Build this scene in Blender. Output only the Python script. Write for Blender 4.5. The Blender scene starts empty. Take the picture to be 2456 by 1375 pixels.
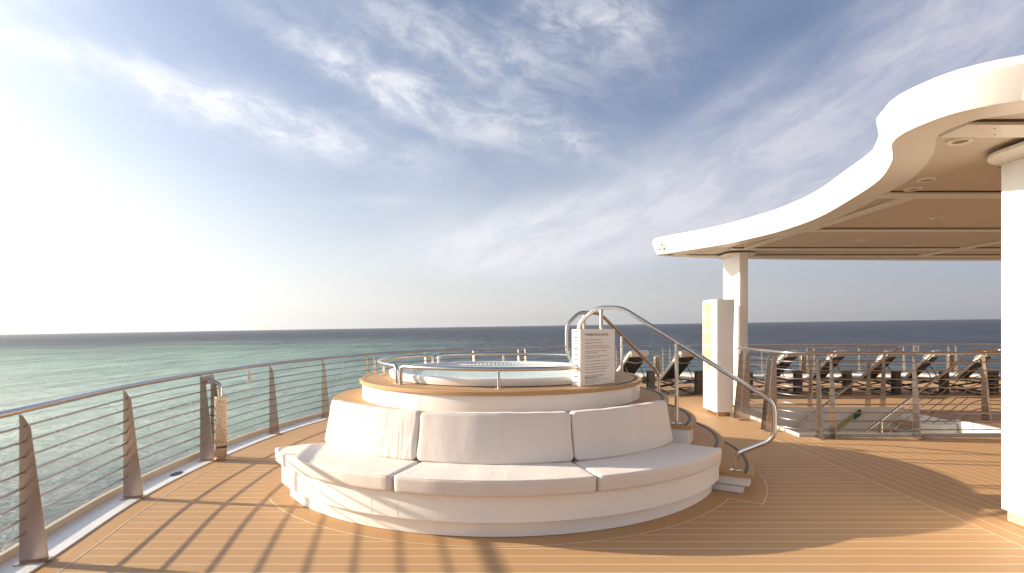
import bpy, bmesh, math, random
from mathutils import Vector, Matrix
from math import radians, sin, cos, pi, sqrt, atan2
random.seed(7)
S = bpy.context.scene
COL = S.collection

# ------------------------------------------------------------------ camera
cam = bpy.data.cameras.new('camera'); camo = bpy.data.objects.new('camera', cam); COL.objects.link(camo)
camo.location = (0, 0, 1.7); camo.rotation_euler = (radians(90), 0, 0)
cam.sensor_width = 36; cam.lens = 19.61; cam.shift_y = 0.0381
cam.clip_start = 0.05; cam.clip_end = 200000
S.camera = camo
# ------------------------------------------------------------------ light
SUN_EL, SUN_AZ = radians(17.5), radians(-82)          # azimuth from +Y, negative = left
SD = Vector((sin(SUN_AZ) * cos(SUN_EL), cos(SUN_AZ) * cos(SUN_EL), sin(SUN_EL)))
sun = bpy.data.lights.new('sun', 'SUN'); sun.energy = 5.0; sun.angle = radians(0.6); sun.color = (1.0, 0.85, 0.64)
suno = bpy.data.objects.new('sun', sun); COL.objects.link(suno); suno.location = (-20, 3, 12)
suno.rotation_euler = (-SD).to_track_quat('-Z', 'Y').to_euler()
S.view_settings.view_transform = 'Standard'; S.view_settings.look = 'None'
S.view_settings.exposure = 0.80; S.view_settings.gamma = 1.0; S.view_settings.use_curve_mapping = False
S.cycles.max_bounces = 8

class NT:
    """small helper to write node trees as expressions"""
    def __init__(s, tree): s.t = tree; s.n = tree.nodes; s.l = tree.links
    def node(s, typ, ins=None, **kw):
        n = s.n.new(typ)
        for k, v in kw.items(): setattr(n, k, v)
        for k, v in (ins or {}).items():
            i = n.inputs[k]
            if isinstance(v, bpy.types.NodeSocket): s.l.new(v, i)
            else: i.default_value = v
        return n
    def m(s, op, a, b=0.0, c=None, clamp=False):
        n = s.n.new('ShaderNodeMath'); n.operation = op; n.use_clamp = clamp
        for i, v in enumerate((a, b) if c is None else (a, b, c)):
            if isinstance(v, bpy.types.NodeSocket): s.l.new(v, n.inputs[i])
            else: n.inputs[i].default_value = v
        return n.outputs[0]
    def mix(s, f, a, b, blend='MIX'):
        n = s.n.new('ShaderNodeMix'); n.data_type = 'RGBA'; n.blend_type = blend
        for i, v in ((0, f), (6, a), (7, b)):
            if isinstance(v, bpy.types.NodeSocket): s.l.new(v, n.inputs[i])
            elif i == 0: n.inputs[i].default_value = v
            else: n.inputs[i].default_value = (*v[:3], 1)
        return n.outputs[2]
    def ss(s, v, a, b):   # smoothstep 0..1
        n = s.n.new('ShaderNodeMapRange'); n.interpolation_type = 'SMOOTHSTEP'
        s.l.new(v, n.inputs[0]); n.inputs[1].default_value = a; n.inputs[2].default_value = b
        return n.outputs[0]
    def comb(s, x, y, z=0.0):
        n = s.n.new('ShaderNodeCombineXYZ')
        for i, v in enumerate((x, y, z)):
            if isinstance(v, bpy.types.NodeSocket): s.l.new(v, n.inputs[i])
            else: n.inputs[i].default_value = v
        return n.outputs[0]
    def noise(s, vec, scale=5, detail=4, rough=.55, dist=0.0, out=0):
        n = s.n.new('ShaderNodeTexNoise'); s.l.new(vec, n.inputs['Vector'])
        n.inputs['Scale'].default_value = scale; n.inputs['Detail'].default_value = detail
        n.inputs['Roughness'].default_value = rough; n.inputs['Distortion'].default_value = dist
        return n.outputs[out]
    def sep(s, vec):
        n = s.n.new('ShaderNodeSeparateXYZ'); s.l.new(vec, n.inputs[0]); return n.outputs

W = bpy.data.worlds.new('World'); S.world = W; W.use_nodes = True
W.node_tree.nodes.clear(); w = NT(W.node_tree)
sky = w.node('ShaderNodeTexSky', sky_type='NISHITA', sun_disc=False, sun_elevation=SUN_EL, sun_rotation=SUN_AZ,
             altitude=0, air_density=1.0, dust_density=1.5, ozone_density=1.5)
dirv = w.node('ShaderNodeTexCoord').outputs['Generated']
nd = w.node('ShaderNodeVectorMath', {0: dirv}, operation='NORMALIZE').outputs[0]
dx, dy, dz = w.sep(nd)
az = w.m('MULTIPLY', w.m('ARCTAN2', dx, dy), 57.2958)
el = w.m('MULTIPLY', w.m('ARCSINE', dz), 57.2958)
dots = w.node('ShaderNodeVectorMath', {0: nd, 1: tuple(SD)}, operation='DOT_PRODUCT').outputs['Value']
dotr = dots
dots = w.m('MAXIMUM', dots, 0.0)
def lay(rot, sx, sy):       # streaky cirrus coordinates, rotated in azimuth/elevation
    r = radians(rot)
    u = w.m('ADD', w.m('MULTIPLY', az, cos(r)), w.m('MULTIPLY', el, sin(r)))
    v = w.m('SUBTRACT', w.m('MULTIPLY', el, cos(r)), w.m('MULTIPLY', az, sin(r)))
    return w.comb(w.m('MULTIPLY', u, sx), w.m('MULTIPLY', v, sy), 3.3)
def blob(a0, e0, rot, la, lb, amp):
    r = radians(rot)
    da = w.m('SUBTRACT', az, a0); de = w.m('SUBTRACT', el, e0)
    u = w.m('DIVIDE', w.m('ADD', w.m('MULTIPLY', da, cos(r)), w.m('MULTIPLY', de, sin(r))), la)
    v = w.m('DIVIDE', w.m('SUBTRACT', w.m('MULTIPLY', de, cos(r)), w.m('MULTIPLY', da, sin(r))), lb)
    q = w.m('ADD', w.m('MULTIPLY', u, u), w.m('MULTIPLY', v, v))
    return w.m('MULTIPLY', w.m('POWER', 2.71828, w.m('MULTIPLY', q, -1.0)), amp)
def addl(L):
    r = L[0]
    for x in L[1:]: r = w.m('ADD', r, x)
    return r
fineL = w.noise(lay(-12, .20, .42), 1.0, 10, .66, 0.35)
fineR = w.noise(lay(22, .17, .46), 1.0, 10, .66, 0.45)
big = w.noise(lay(8, .05, .09), 1.0, 3, .5, 0.3)
mL = addl([blob(-31, 19.6, -7, 9, 1.5, .8), blob(-20.5, 18.0, -9, 12, 2.2, .95), blob(-17, 24.0, -22, 9, 1.6, .8),
           blob(-10, 22.0, -20, 7, 2.2, .95), blob(3, 19.2, -14, 8, 2.4, .9), blob(-5, 26.5, -14, 12, 2.6, .85),
           blob(7, 28.5, -20, 10, 3.0, .75), blob(11.5, 28.6, 0, 3.0, 1.8, .6), blob(-23.0, 29.3, 0, 1.3, .6, .7),
           blob(-12, 12.4, 0, 4, .5, .35), blob(-60, 20, 10, 18, 6, .5)])
mR = addl([blob(3, 8.5, 6, 13, 3.6, 1.2), blob(17, 12.5, 18, 16, 4.0, 1.15), blob(27, 17.2, 26, 11, 2.6, .95),
           blob(38, 23.5, -20, 6, 4.2, .9), blob(30, 11, 6, 14, 5, .8), blob(22, 21.0, 25, 7, 1.2, .45), blob(60, 14, 6, 20, 6, .7), blob(60, 30, 20, 20, 7, .6)])
def cl(mask, fine, lo, hi, k):
    f = w.ss(fine, lo, hi)
    return w.m('MULTIPLY', w.m('MINIMUM', mask, 1.0), w.m('ADD', w.m('MULTIPLY', f, 1 - k), k))
cloud = w.m('ADD', cl(mL, fineL, .34, .72, .24), cl(mR, fineR, .26, .74, .42))
veil = w.m('MULTIPLY', w.ss(big, .40, .75), .14)
cloud = w.m('ADD', cloud, veil)
cloud = w.m('MULTIPLY', w.m('MINIMUM', cloud, 1.0), w.ss(el, 1.0, 7.0))
base = w.mix(1.0, sky.outputs[0], (.62, .91, 1.27), 'MULTIPLY')
base = w.node('ShaderNodeVectorMath', {0: base, 'Scale': 0.062}, operation='SCALE').outputs[0]
# low marine haze brightens and greys the sky towards the horizon, and round the sun; behind the camera it is added fill light
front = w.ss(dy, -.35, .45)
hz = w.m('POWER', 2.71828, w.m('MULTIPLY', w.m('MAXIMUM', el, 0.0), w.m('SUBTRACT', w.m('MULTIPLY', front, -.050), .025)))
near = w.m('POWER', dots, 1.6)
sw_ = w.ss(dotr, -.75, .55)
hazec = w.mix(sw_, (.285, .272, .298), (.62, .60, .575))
hazec = w.mix(front, w.mix(.5, hazec, (.42, .385, .345)), hazec)  # warm bright sky behind the camera, added to light the bench front
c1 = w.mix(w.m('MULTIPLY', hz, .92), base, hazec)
cloudc = w.mix(sw_, (.36, .345, .395), (.60, .60, .62))
c2 = w.mix(w.m('MULTIPLY', cloud, .82), c1, cloudc)
glow = w.m('ADD', w.m('MULTIPLY', w.m('MULTIPLY', w.m('POWER', dots, 3.2), .75), w.m('ADD', .35, hz)), w.m('MULTIPLY', w.m('POWER', dots, 14.0), 1.2))
glc = w.node('ShaderNodeVectorMath', {0: (1.0, .93, .82), 'Scale': glow}, operation='SCALE').outputs[0]
c3 = w.node('ShaderNodeVectorMath', {0: c2, 1: glc}, operation='ADD').outputs[0]
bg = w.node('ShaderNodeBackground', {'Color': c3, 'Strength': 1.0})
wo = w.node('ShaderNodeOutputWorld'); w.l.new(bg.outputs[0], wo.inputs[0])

# ------------------------------------------------------------------ materials
def newmat(name):
    m = bpy.data.materials.new(name); m.use_nodes = True
    t = NT(m.node_tree); b = m.node_tree.nodes['Principled BSDF']
    return m, t, b
def bump(t, b, h, strength, dist=.01):
    n = t.node('ShaderNodeBump', {'Height': h, 'Strength': strength, 'Distance': dist})
    t.l.new(n.outputs[0], b.inputs['Normal']); return n
def simple(name, col, rough=.5, metal=0.0, var=.06, vs=3.0, bs=0.0, bscale=60, spec=.5, rvar=.1):
    m, t, b = newmat(name)
    g = t.node('ShaderNodeNewGeometry').outputs['Position']
    n = t.noise(g, vs, 5, .6)
    d = tuple(c * (1 - var * 2) for c in col); u = tuple(min(1, c * (1 + var)) for c in col)
    t.l.new(t.mix(n, d, u), b.inputs['Base Color'])
    t.l.new(t.m('ADD', t.m('MULTIPLY', n, rvar), rough - rvar / 2), b.inputs['Roughness'])
    b.inputs['Metallic'].default_value = metal
    b.inputs['Specular IOR Level'].default_value = spec
    if bs: bump(t, b, t.noise(g, bscale, 3, .6), bs, .002)
    return m
M = {}
M['white'] = simple('white_paint', (.87, .84, .805), .32, var=.03, vs=1.2, bs=.12, bscale=25)
M['roofwhite'] = simple('roof_paint', (.80, .79, .77), .3, var=.03, vs=.8, bs=.5, bscale=9)
M['sill'] = simple('sill_paint', (.76, .76, .75), .38, var=.08, vs=5, bs=.1, bscale=15)
M['grey'] = simple('grey_paint', (.46, .45, .43), .45, var=.06, vs=2)
M['beige'] = simple('beige_paint', (.56, .45, .32), .4, var=.06, vs=4)
M['ceiling'] = simple('ceiling_panel', (.60, .52, .43), .5, var=.03, vs=2, bs=.35, bscale=120)
M['soffit'] = simple('soffit', (.80, .76, .69), .38, var=.02, vs=1)
M['dark'] = simple('dark_gap', (.03, .028, .025), .6)
M['rubber'] = simple('grip_rubber', (.035, .037, .042), .55, var=.1, vs=30)
M['frame'] = simple('dark_frame', (.035, .03, .028), .4, var=.1)
M['mesh'] = simple('dark_mesh', (.02, .018, .017), .7, var=.1, bs=.4, bscale=200)
M['mattress'] = simple('mattress_fabric', (.60, .565, .53), .85, var=.05, vs=8, bs=.2, bscale=80)
M['table'] = simple('table_grey', (.13, .115, .10), .4, var=.1)
M['tub'] = simple('tub_acrylic', (.80, .80, .80), .15, var=.02)
M['ink'] = simple('ink', (.07, .065, .06), .6)
M['glow'] = simple('green_strip', (.42, .46, .20), .5, var=.05)
M['green'] = simple('green_sign', (.03, .15, .08), .5)
M['cream'] = simple('cream_panel', (.37, .335, .245), .4, var=.03, vs=6)
M['brass'] = simple('tarnished_lamp', (.45, .33, .20), .35, metal=.6, var=.3, vs=40)
M['plaque'] = simple('plaque', (.72, .70, .66), .4, var=.04)

def steel(name, col, rough, streak):
    m, t, b = newmat(name)
    g = t.node('ShaderNodeNewGeometry').outputs['Position']
    v = t.node('ShaderNodeVectorMath', {0: g, 1: streak}, operation='MULTIPLY').outputs[0]
    n = t.noise(v, 1.0, 6, .65)
    p = t.noise(g, 3.5, 5, .6)
    t.l.new(t.mix(n, tuple(c * .86 for c in col), col), b.inputs['Base Color'])
    t.l.new(t.m('ADD', t.m('MULTIPLY', p, .16), t.m('ADD', t.m('MULTIPLY', n, .08), rough - .10)), b.inputs['Roughness'])
    b.inputs['Metallic'].default_value = 1.0
    bump(t, b, n, .06, .002)
    return m
M['steel'] = steel('polished_steel', (.66, .62, .59), .17, (30, 30, 30))
M['post'] = steel('brushed_steel', (.54, .41, .34), .22, (60, 60, 5))  # warm tint puts the brown reflection of the deck into the steel colour
M['bronze'] = steel('bronzed_steel', (.40, .32, .265), .26, (60, 60, 5))
M['post2'] = steel('stair_rail_steel', (.56, .50, .455), .22, (60, 60, 5))
M['bar'] = steel('bar_steel', (.50, .45, .42), .24, (40, 40, 40))
M['perf'] = None

def teak(name, mode):
    """tan synthetic teak; mode: 'deck' = caulked planks, 'plain' = no caulk, 'radial' = step edge"""
    m, t, b = newmat(name)
    g = t.node('ShaderNodeNewGeometry').outputs['Position']
    x, y, z = t.sep(g)
    fx = t.node('ShaderNodeVectorMath', {0: g, 1: (3, 90, 90)}, operation='MULTIPLY').outputs[0]
    grain = t.noise(fx, 1.0, 5, .65)
    blot = t.noise(g, .9, 5, .6)
    fine = t.noise(g, 160, 2, .6)
    c = t.mix(grain, (.435, .250, .112), (.545, .330, .160))
    c = t.mix(t.m('MULTIPLY', t.ss(blot, .35, .75), .45), c, (.46, .275, .135))
    c = t.mix(t.m('MULTIPLY', t.m('SUBTRACT', fine, .5), .5, clamp=True), c, (.60, .42, .26))
    h = grain
    if mode == 'deck':
        right = t.m('MULTIPLY', t.m('GREATER_THAN', x, 4.10), t.m('LESS_THAN', y, 8.4))
        co = t.m('ADD', t.m('MULTIPLY', t.m('SUBTRACT', 1.0, right), t.m('ADD', y, 100 * .14 + .09)),
                 t.m('MULTIPLY', right, t.m('SUBTRACT', x, 4.10 - .14 * 100)))
        q = t.m('DIVIDE', co, .14)
        fr = t.m('FRACT', q); bd = t.m('FLOOR', q)
        line = t.m('LESS_THAN', fr, .040)
        # margin board between x 3.93 and 4.10
        mar = t.m('MULTIPLY', t.m('MULTIPLY', t.m('GREATER_THAN', x, 3.93), t.m('LESS_THAN', x, 4.10)), t.m('LESS_THAN', y, 8.4))
        line = t.m('MULTIPLY', line, t.m('SUBTRACT', 1.0, mar))
        ml = t.m('MULTIPLY', t.m('MULTIPLY', t.m('GREATER_THAN', x, 3.93), t.m('LESS_THAN', x, 3.937)), t.m('LESS_THAN', y, 8.4))
        line = t.m('MAXIMUM', line, ml)
        wn = t.node('ShaderNodeTexWhiteNoise', {'Vector': t.comb(bd, right, 2.0)}).outputs['Value']
        c = t.mix(t.m('MULTIPLY', wn, .22), c, (.42, .25, .12))
        # a few scuffs and drips
        sc = t.noise(g, 14, 4, .6, 1.5)
        c = t.mix(t.m('MULTIPLY', t.ss(sc, .70, .80), .35), c, (.20, .13, .08))
        c = t.mix(line, c, (.82, .74, .60))
        h = t.m('SUBTRACT', t.m('MULTIPLY', grain, .3), t.m('MULTIPLY', line, .5))
    t.l.new(c, b.inputs['Base Color'])
    t.l.new(t.m('ADD', t.m('MULTIPLY', blot, .2), .5), b.inputs['Roughness'])
    b.inputs['Specular IOR Level'].default_value = .35
    bump(t, b, h, .25, .004)
    return m
M['deck'] = teak('teak_deck', 'deck'); M['teak'] = teak('teak_plain', 'plain')
M['caulk'] = simple('caulk', (.74, .64, .50), .6)

def fabric(name, wr):
    m, t, b = newmat(name)
    uv = t.node('ShaderNodeUVMap').outputs[0]
    g = t.node('ShaderNodeNewGeometry').outputs['Position']
    v = t.node('ShaderNodeVectorMath', {0: uv, 1: (16, 1.6, 1)}, operation='MULTIPLY').outputs[0]
    v2 = t.node('ShaderNodeVectorMath', {0: uv, 1: (3, 2, 1)}, operation='MULTIPLY').outputs[0]
    n1 = t.noise(v, 1.0, 3, .5, .5); n2 = t.noise(v2, 1.0, 3, .5, .4); n3 = t.noise(g, 420, 2, .5)
    msk = t.ss(t.noise(v2, .6, 2, .5), .40, .62)
    h = t.m('ADD', t.m('MULTIPLY', t.m('MULTIPLY', n1, msk), wr), t.m('MULTIPLY', n2, .8))
    h = t.m('ADD', h, t.m('MULTIPLY', n3, .03))
    t.l.new(t.mix(n2, (.70, .625, .57), (.77, .705, .655)), b.inputs['Base Color'])
    b.inputs['Roughness'].default_value = .85; b.inputs['Specular IOR Level'].default_value = .25
    b.inputs['Sheen Weight'].default_value = .1
    bump(t, b, h, .55, .03)
    return m
M['fabric'] = fabric('cushion_fabric', .12); M['creased'] = fabric('creased_fabric', 1.3)

def sea():
    m, t, b = newmat('sea_water')
    g = t.node('ShaderNodeTexCoord').outputs['Object']
    x, y, z = t.sep(g)
    dist = t.m('SQRT', t.m('ADD', t.m('MULTIPLY', x, x), t.m('MULTIPLY', y, y)))
    ang = t.m('MULTIPLY', t.m('ARCTAN2', x, y), 57.2958)
    st = t.comb(t.m('MULTIPLY', x, 1.0), t.m('MULTIPLY', y, 1.0), 0)
    # streaky patches of water colour
    lg = t.noise(t.comb(t.m('MULTIPLY', x, .0035), t.m('MULTIPLY', y, .008), 1.0), 1.0, 4, .6, .4)
    ld = t.m('LOGARITHM', dist, 10.0)
    ldn = t.m('ADD', ld, t.m('MULTIPLY', t.m('SUBTRACT', lg, .5), .5))
    turq = t.m('MULTIPLY', t.ss(ldn, 2.0, 2.32), t.m('SUBTRACT', 1.0, t.ss(ldn, 2.75, 3.35)))
    turq = t.m('MULTIPLY', turq, t.m('SUBTRACT', 1.0, t.ss(t.m('ADD', ang, t.m('MULTIPLY', lg, 20.0)), -22.0, 16.0)))
    near = t.m('SUBTRACT', 1.0, t.ss(ldn, 2.3, 3.0))
    deep = t.mix(near, (.050, .060, .085), (.045, .115, .125))
    c = t.mix(turq, deep, (.27, .43, .36))
    gx = t.noise(t.comb(t.m('MULTIPLY', x, .11), t.m('MULTIPLY', y, .012), 5.0), 1.0, 6, .75, .6)
    gx2 = t.noise(t.comb(t.m('MULTIPLY', x, .018), t.m('MULTIPLY', y, .004), 8.0), 1.0, 5, .7, .6)
    far = t.ss(ld, 2.0, 2.7)
    cv = t.m('ADD', 1.0, t.m('MULTIPLY', far, t.m('ADD', t.m('MULTIPLY', t.m('SUBTRACT', gx, .5), 2.8), t.m('MULTIPLY', t.m('SUBTRACT', gx2, .5), 1.3))))  # light and shade of distant waves painted in as grain
    c = t.mix(1.0, c, t.comb(cv, cv, cv), 'MULTIPLY')
    foam_n = t.noise(t.comb(t.m('MULTIPLY', x, .10), t.m('MULTIPLY', y, .22), 0), 1.0, 5, .62, .6)
    foam = t.ss(foam_n, .735, .77)
    c = t.mix(t.m('MULTIPLY', foam, .8), c, (.75, .78, .78))
    t.l.new(c, b.inputs['Base Color'])
    b.inputs['IOR'].default_value = 1.33
    t.l.new(t.m('MULTIPLY', t.m('MAXIMUM', cv, 0.15), .42), b.inputs['Specular IOR Level'])
    t.l.new(t.m('ADD', t.m('MULTIPLY', t.ss(ld, 1.8, 3.2), .35), .12), b.inputs['Roughness'])
    w1 = t.noise(t.comb(t.m('MULTIPLY', x, .12), t.m('MULTIPLY', y, .22), 0), 1.0, 7, .70, .3)
    w2 = t.noise(t.comb(t.m('MULTIPLY', x, .55), t.m('MULTIPLY', y, .8), 0), 1.0, 5, .65, .4)
    w3 = t.noise(t.comb(t.m('MULTIPLY', x, .016), t.m('MULTIPLY', y, .04), 0), 1.0, 8, .72, .5)
    h = t.m('ADD', t.m('MULTIPLY', w1, 4.4), t.m('ADD', t.m('ADD', t.m('MULTIPLY', w2, .8), t.m('MULTIPLY', t.m('MULTIPLY', gx, far), 7.0)), t.m('MULTIPLY', w3, 9.0)))
    bump(t, b, h, .9, 1.0)
    return m
M['sea'] = sea()

def pool():
    m, t, b = newmat('pool_water')
    g = t.node('ShaderNodeNewGeometry').outputs['Position']
    n = t.noise(g, 9, 4, .6, .6); n2 = t.noise(g, 3, 3, .5)
    t.l.new(t.mix(n2, (.42, .64, .585), (.56, .74, .69)), b.inputs['Base Color'])
    b.inputs['Roughness'].default_value = .05; b.inputs['IOR'].default_value = 1.33
    bump(t, b, n, .5, .02)
    return m
M['pool'] = pool()
def perf():
    m, t, b = newmat('perforated_steel')
    g = t.node('ShaderNodeTexCoord').outputs['Object']
    v = t.node('ShaderNodeTexVoronoi', {'Vector': g, 'Scale': 105.0, 'Randomness': 1.0}).outputs['Distance']
    hole = t.m('LESS_THAN', v, .40)
    t.l.new(t.mix(hole, (.36, .29, .24), (.015, .013, .011)), b.inputs['Base Color'])
    t.l.new(t.m('SUBTRACT', 1.0, hole), b.inputs['Metallic']); b.inputs['Roughness'].default_value = .3
    return m
M['perf'] = perf()

# ------------------------------------------------------------------ mesh helpers
class MB:
    def __init__(s): s.v = []; s.f = []; s.uv = None
    def add(s, vs, fs):
        o = len(s.v); s.v += [tuple(p) for p in vs]; s.f += [tuple(i + o for i in f) for f in fs]; return s
    def box(s, x0, x1, y0, y1, z0, z1):
        return s.add([(x0, y0, z0), (x1, y0, z0), (x1, y1, z0), (x0, y1, z0), (x0, y0, z1), (x1, y0, z1), (x1, y1, z1), (x0, y1, z1)],
                     [(0, 3, 2, 1), (4, 5, 6, 7), (0, 1, 5, 4), (1, 2, 6, 5), (2, 3, 7, 6), (3, 0, 4, 7)])
    def obox(s, c, ax, ay, hx, hy, z0, z1):      # oriented box, plan axes ax, ay
        P = []
        for z in (z0, z1):
            for sx, sy in ((-1, -1), (1, -1), (1, 1), (-1, 1)):
                P.append((c[0] + ax[0] * hx * sx + ay[0] * hy * sy, c[1] + ax[1] * hx * sx + ay[1] * hy * sy, z))
        return s.add(P, [(0, 3, 2, 1), (4, 5, 6, 7), (0, 1, 5, 4), (1, 2, 6, 5), (2, 3, 7, 6), (3, 0, 4, 7)])
    def prism(s, poly, z0, z1):
        n = len(poly)
        P = [(p[0], p[1], z0) for p in poly] + [(p[0], p[1], z1) for p in poly]
        F = [tuple(range(n))[::-1], tuple(range(n, 2 * n))]
        F += [(i, (i + 1) % n, n + (i + 1) % n, n + i) for i in range(n)]
        return s.add(P, F)
    def slab(s, pts, off):                        # any planar polygon of 3D points, extruded by a vector
        n = len(pts); o = Vector(off)
        P = [tuple(p) for p in pts] + [tuple(Vector(p) + o) for p in pts]
        F = [tuple(range(n))[::-1], tuple(range(n, 2 * n))] + [(i, (i + 1) % n, n + (i + 1) % n, n + i) for i in range(n)]
        return s.add(P, F)
    def tube(s, pts, r, seg=12, closed=False, caps=True):
        pts = [Vector(p) for p in pts]; n = len(pts); rings = []; up = None
        for i, p in enumerate(pts):
            a = pts[i - 1] if (i or closed) else p
            b = pts[(i + 1) % n] if (i < n - 1 or closed) else p
            d = (b - a).normalized()
            if up is None:
                up = Vector((0, 0, 1)) if abs(d.z) < .9 else Vector((1, 0, 0))
            up = (up - d * up.dot(d)).normalized(); sd = d.cross(up)
            rings.append([tuple(p + (up * cos(2 * pi * k / seg) + sd * sin(2 * pi * k / seg)) * r) for k in range(seg)])
        V = [q for R in rings for q in R]; F = []
        for i in range(n if closed else n - 1):
            j = (i + 1) % n
            for k in range(seg):
                l = (k + 1) % seg
                F.append((i * seg + k, j * seg + k, j * seg + l, i * seg + l))
        if caps and not closed:
            F.append(tuple(range(seg))); F.append(tuple(range((n - 1) * seg, n * seg))[::-1])
        return s.add(V, F)
    def lathe(s, prof, c, a0=0, a1=360, n=96, closed=True, caps=True):
        full = abs(a1 - a0) >= 359.9; m = len(prof); V = []; F = []
        cnt = n if full else n + 1
        for i in range(cnt):
            a = radians(a0 + (a1 - a0) * i / n)
            V += [(c[0] + r * cos(a), c[1] + r * sin(a), z) for r, z in prof]
        for i in range(n):
            j = (i + 1) % cnt if full else i + 1
            for k in range(m if closed else m - 1):
                l = (k + 1) % m
                F.append((i * m + k, j * m + k, j * m + l, i * m + l))
        if not full and caps and closed:
            F.append(tuple(range(m))); F.append(tuple(range(n * m, n * m + m))[::-1])
        return s.add(V, F)
    def sweep(s, path, nrm, prof):                # open path in plan, outward normals, closed profile (offset, z)
        m = len(prof); V = []; F = []
        for p, q in zip(path, nrm): V += [(p[0] + q[0] * o, p[1] + q[1] * o, z) for o, z in prof]
        for i in range(len(path) - 1):
            for k in range(m):
                l = (k + 1) % m; F.append((i * m + k, i * m + l, i * m + m + l, i * m + m + k))
        F.append(tuple(range(m))[::-1]); F.append(tuple(range((len(path) - 1) * m, len(path) * m)))
        return s.add(V, F)

def put(name, mb, mat, parent=None, loc=(0, 0, 0), bevel=0, smooth=40, recalc=True):
    root = parent
    while root is not None and root.parent is not None: root = root.parent
    L = Vector(root.get('_o', (0, 0, 0))) if root is not None else Vector(loc)
    me = bpy.data.meshes.new(name)
    me.from_pydata([tuple(Vector(p) - L) for p in mb.v], [], mb.f); me.update()
    if recalc:
        bm = bmesh.new(); bm.from_mesh(me); bmesh.ops.recalc_face_normals(bm, faces=bm.faces); bm.to_mesh(me); bm.free()
    if mb.uv:
        uvl = me.uv_layers.new(name='UVMap')
        for lp in me.loops: uvl.data[lp.index].uv = mb.uv[lp.vertex_index]
    if smooth:
        me.polygons.foreach_set('use_smooth', [True] * len(me.polygons)); me.set_sharp_from_angle(angle=radians(smooth))
    me.materials.append(M[mat])
    o = bpy.data.objects.new(name, me); COL.objects.link(o)
    if parent is not None: o.parent = parent
    else: o.location = L
    if bevel:
        bv = o.modifiers.new('bevel', 'BEVEL'); bv.width = bevel; bv.segments = 2; bv.limit_method = 'ANGLE'; bv.angle_limit = radians(50)
    return o
def tag(o, label=None, cat=None, group=None, kind=None):
    if label: o['label'] = label
    if cat: o['category'] = cat
    if group: o['group'] = group
    if kind: o['kind'] = kind
    return o
def thing(name, loc, label, cat, group=None):
    o = bpy.data.objects.new(name, None); COL.objects.link(o); o.location = loc; o['_o'] = list(loc); o.empty_display_size = .2
    return tag(o, label, cat, group)
def dup(root, loc, rotz=None, label=None):
    r = root.copy(); COL.objects.link(r); r.location = loc
    if rotz is not None: r.rotation_euler = (0, 0, rotz)
    if label: r['label'] = label
    for ch in list(root.children):
        c = ch.copy(); COL.objects.link(c); c.parent = r
        for g in list(ch.children):
            d = g.copy(); COL.objects.link(d); d.parent = c
    return r
def fillet(pts, rad, seg=7):
    pts = [Vector(p) for p in pts]; out = [pts[0]]
    for i in range(1, len(pts) - 1):
        a, b, c = pts[i - 1], pts[i], pts[i + 1]
        r = min(rad, (a - b).length * .49, (c - b).length * .49)
        p0 = b + (a - b).normalized() * r; p1 = b + (c - b).normalized() * r
        for k in range(seg + 1):
            t = k / seg; out.append(p0 * (1 - t) ** 2 + b * 2 * t * (1 - t) + p1 * t * t)
    out.append(pts[-1]); return out
def catmull(P, step=.12):
    P = [Vector((*p, 0)) for p in P]; Q = [P[0] * 2 - P[1]] + P + [P[-1] * 2 - P[-2]]; out = []
    for i in range(1, len(Q) - 2):
        a, b, c, d = Q[i - 1:i + 3]; n = max(2, int((c - b).length / step))
        for k in range(n):
            t = k / n
            out.append(.5 * ((2 * b) + (c - a) * t + (2 * a - 5 * b + 4 * c - d) * t * t + (3 * b - a - 3 * c + d) * t ** 3))
    out.append(P[-1]); return [(p.x, p.y) for p in out]
def normals(path, side):
    N = []
    for i in range(len(path)):
        a = path[max(0, i - 1)]; b = path[min(len(path) - 1, i + 1)]
        d = Vector((b[0] - a[0], b[1] - a[1])).normalized()
        N.append((-d.y * side, d.x * side))
    return N
def clip(poly, ax, val, keep_less):
    out = []
    for i in range(len(poly)):
        a, b = poly[i - 1], poly[i]
        ia = (a[ax] <= val) == keep_less; ib = (b[ax] <= val) == keep_less
        if ia != ib:
            t = (val - a[ax]) / (b[ax] - a[ax]); out.append((a[0] + (b[0] - a[0]) * t, a[1] + (b[1] - a[1]) * t))
        if ib: out.append(b)
    return out

# ------------------------------------------------------------------ sea
sb = MB(); R = [0, 60, 150, 400, 1200, 4000, 12000, 22000]
ns = 48; V = [(0, 0, 0)]; F = []
for i, r in enumerate(R[1:]):
    V += [(r * cos(2 * pi * k / ns), r * sin(2 * pi * k / ns), 0) for k in range(ns)]
for k in range(ns):
    F.append((0, 1 + k, 1 + (k + 1) % ns))
    for i in range(len(R) - 2):
        a = 1 + i * ns; b = a + ns; F.append((a + k, b + k, b + (k + 1) % ns, a + (k + 1) % ns))
sb.add(V, F)
seao = tag(put('sea', sb, 'sea', smooth=0, recalc=False), kind='structure')
seao.location = (0, 0, -25); seao.rotation_euler = (0, radians(-0.88), 0)      # the ship lists slightly

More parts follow.
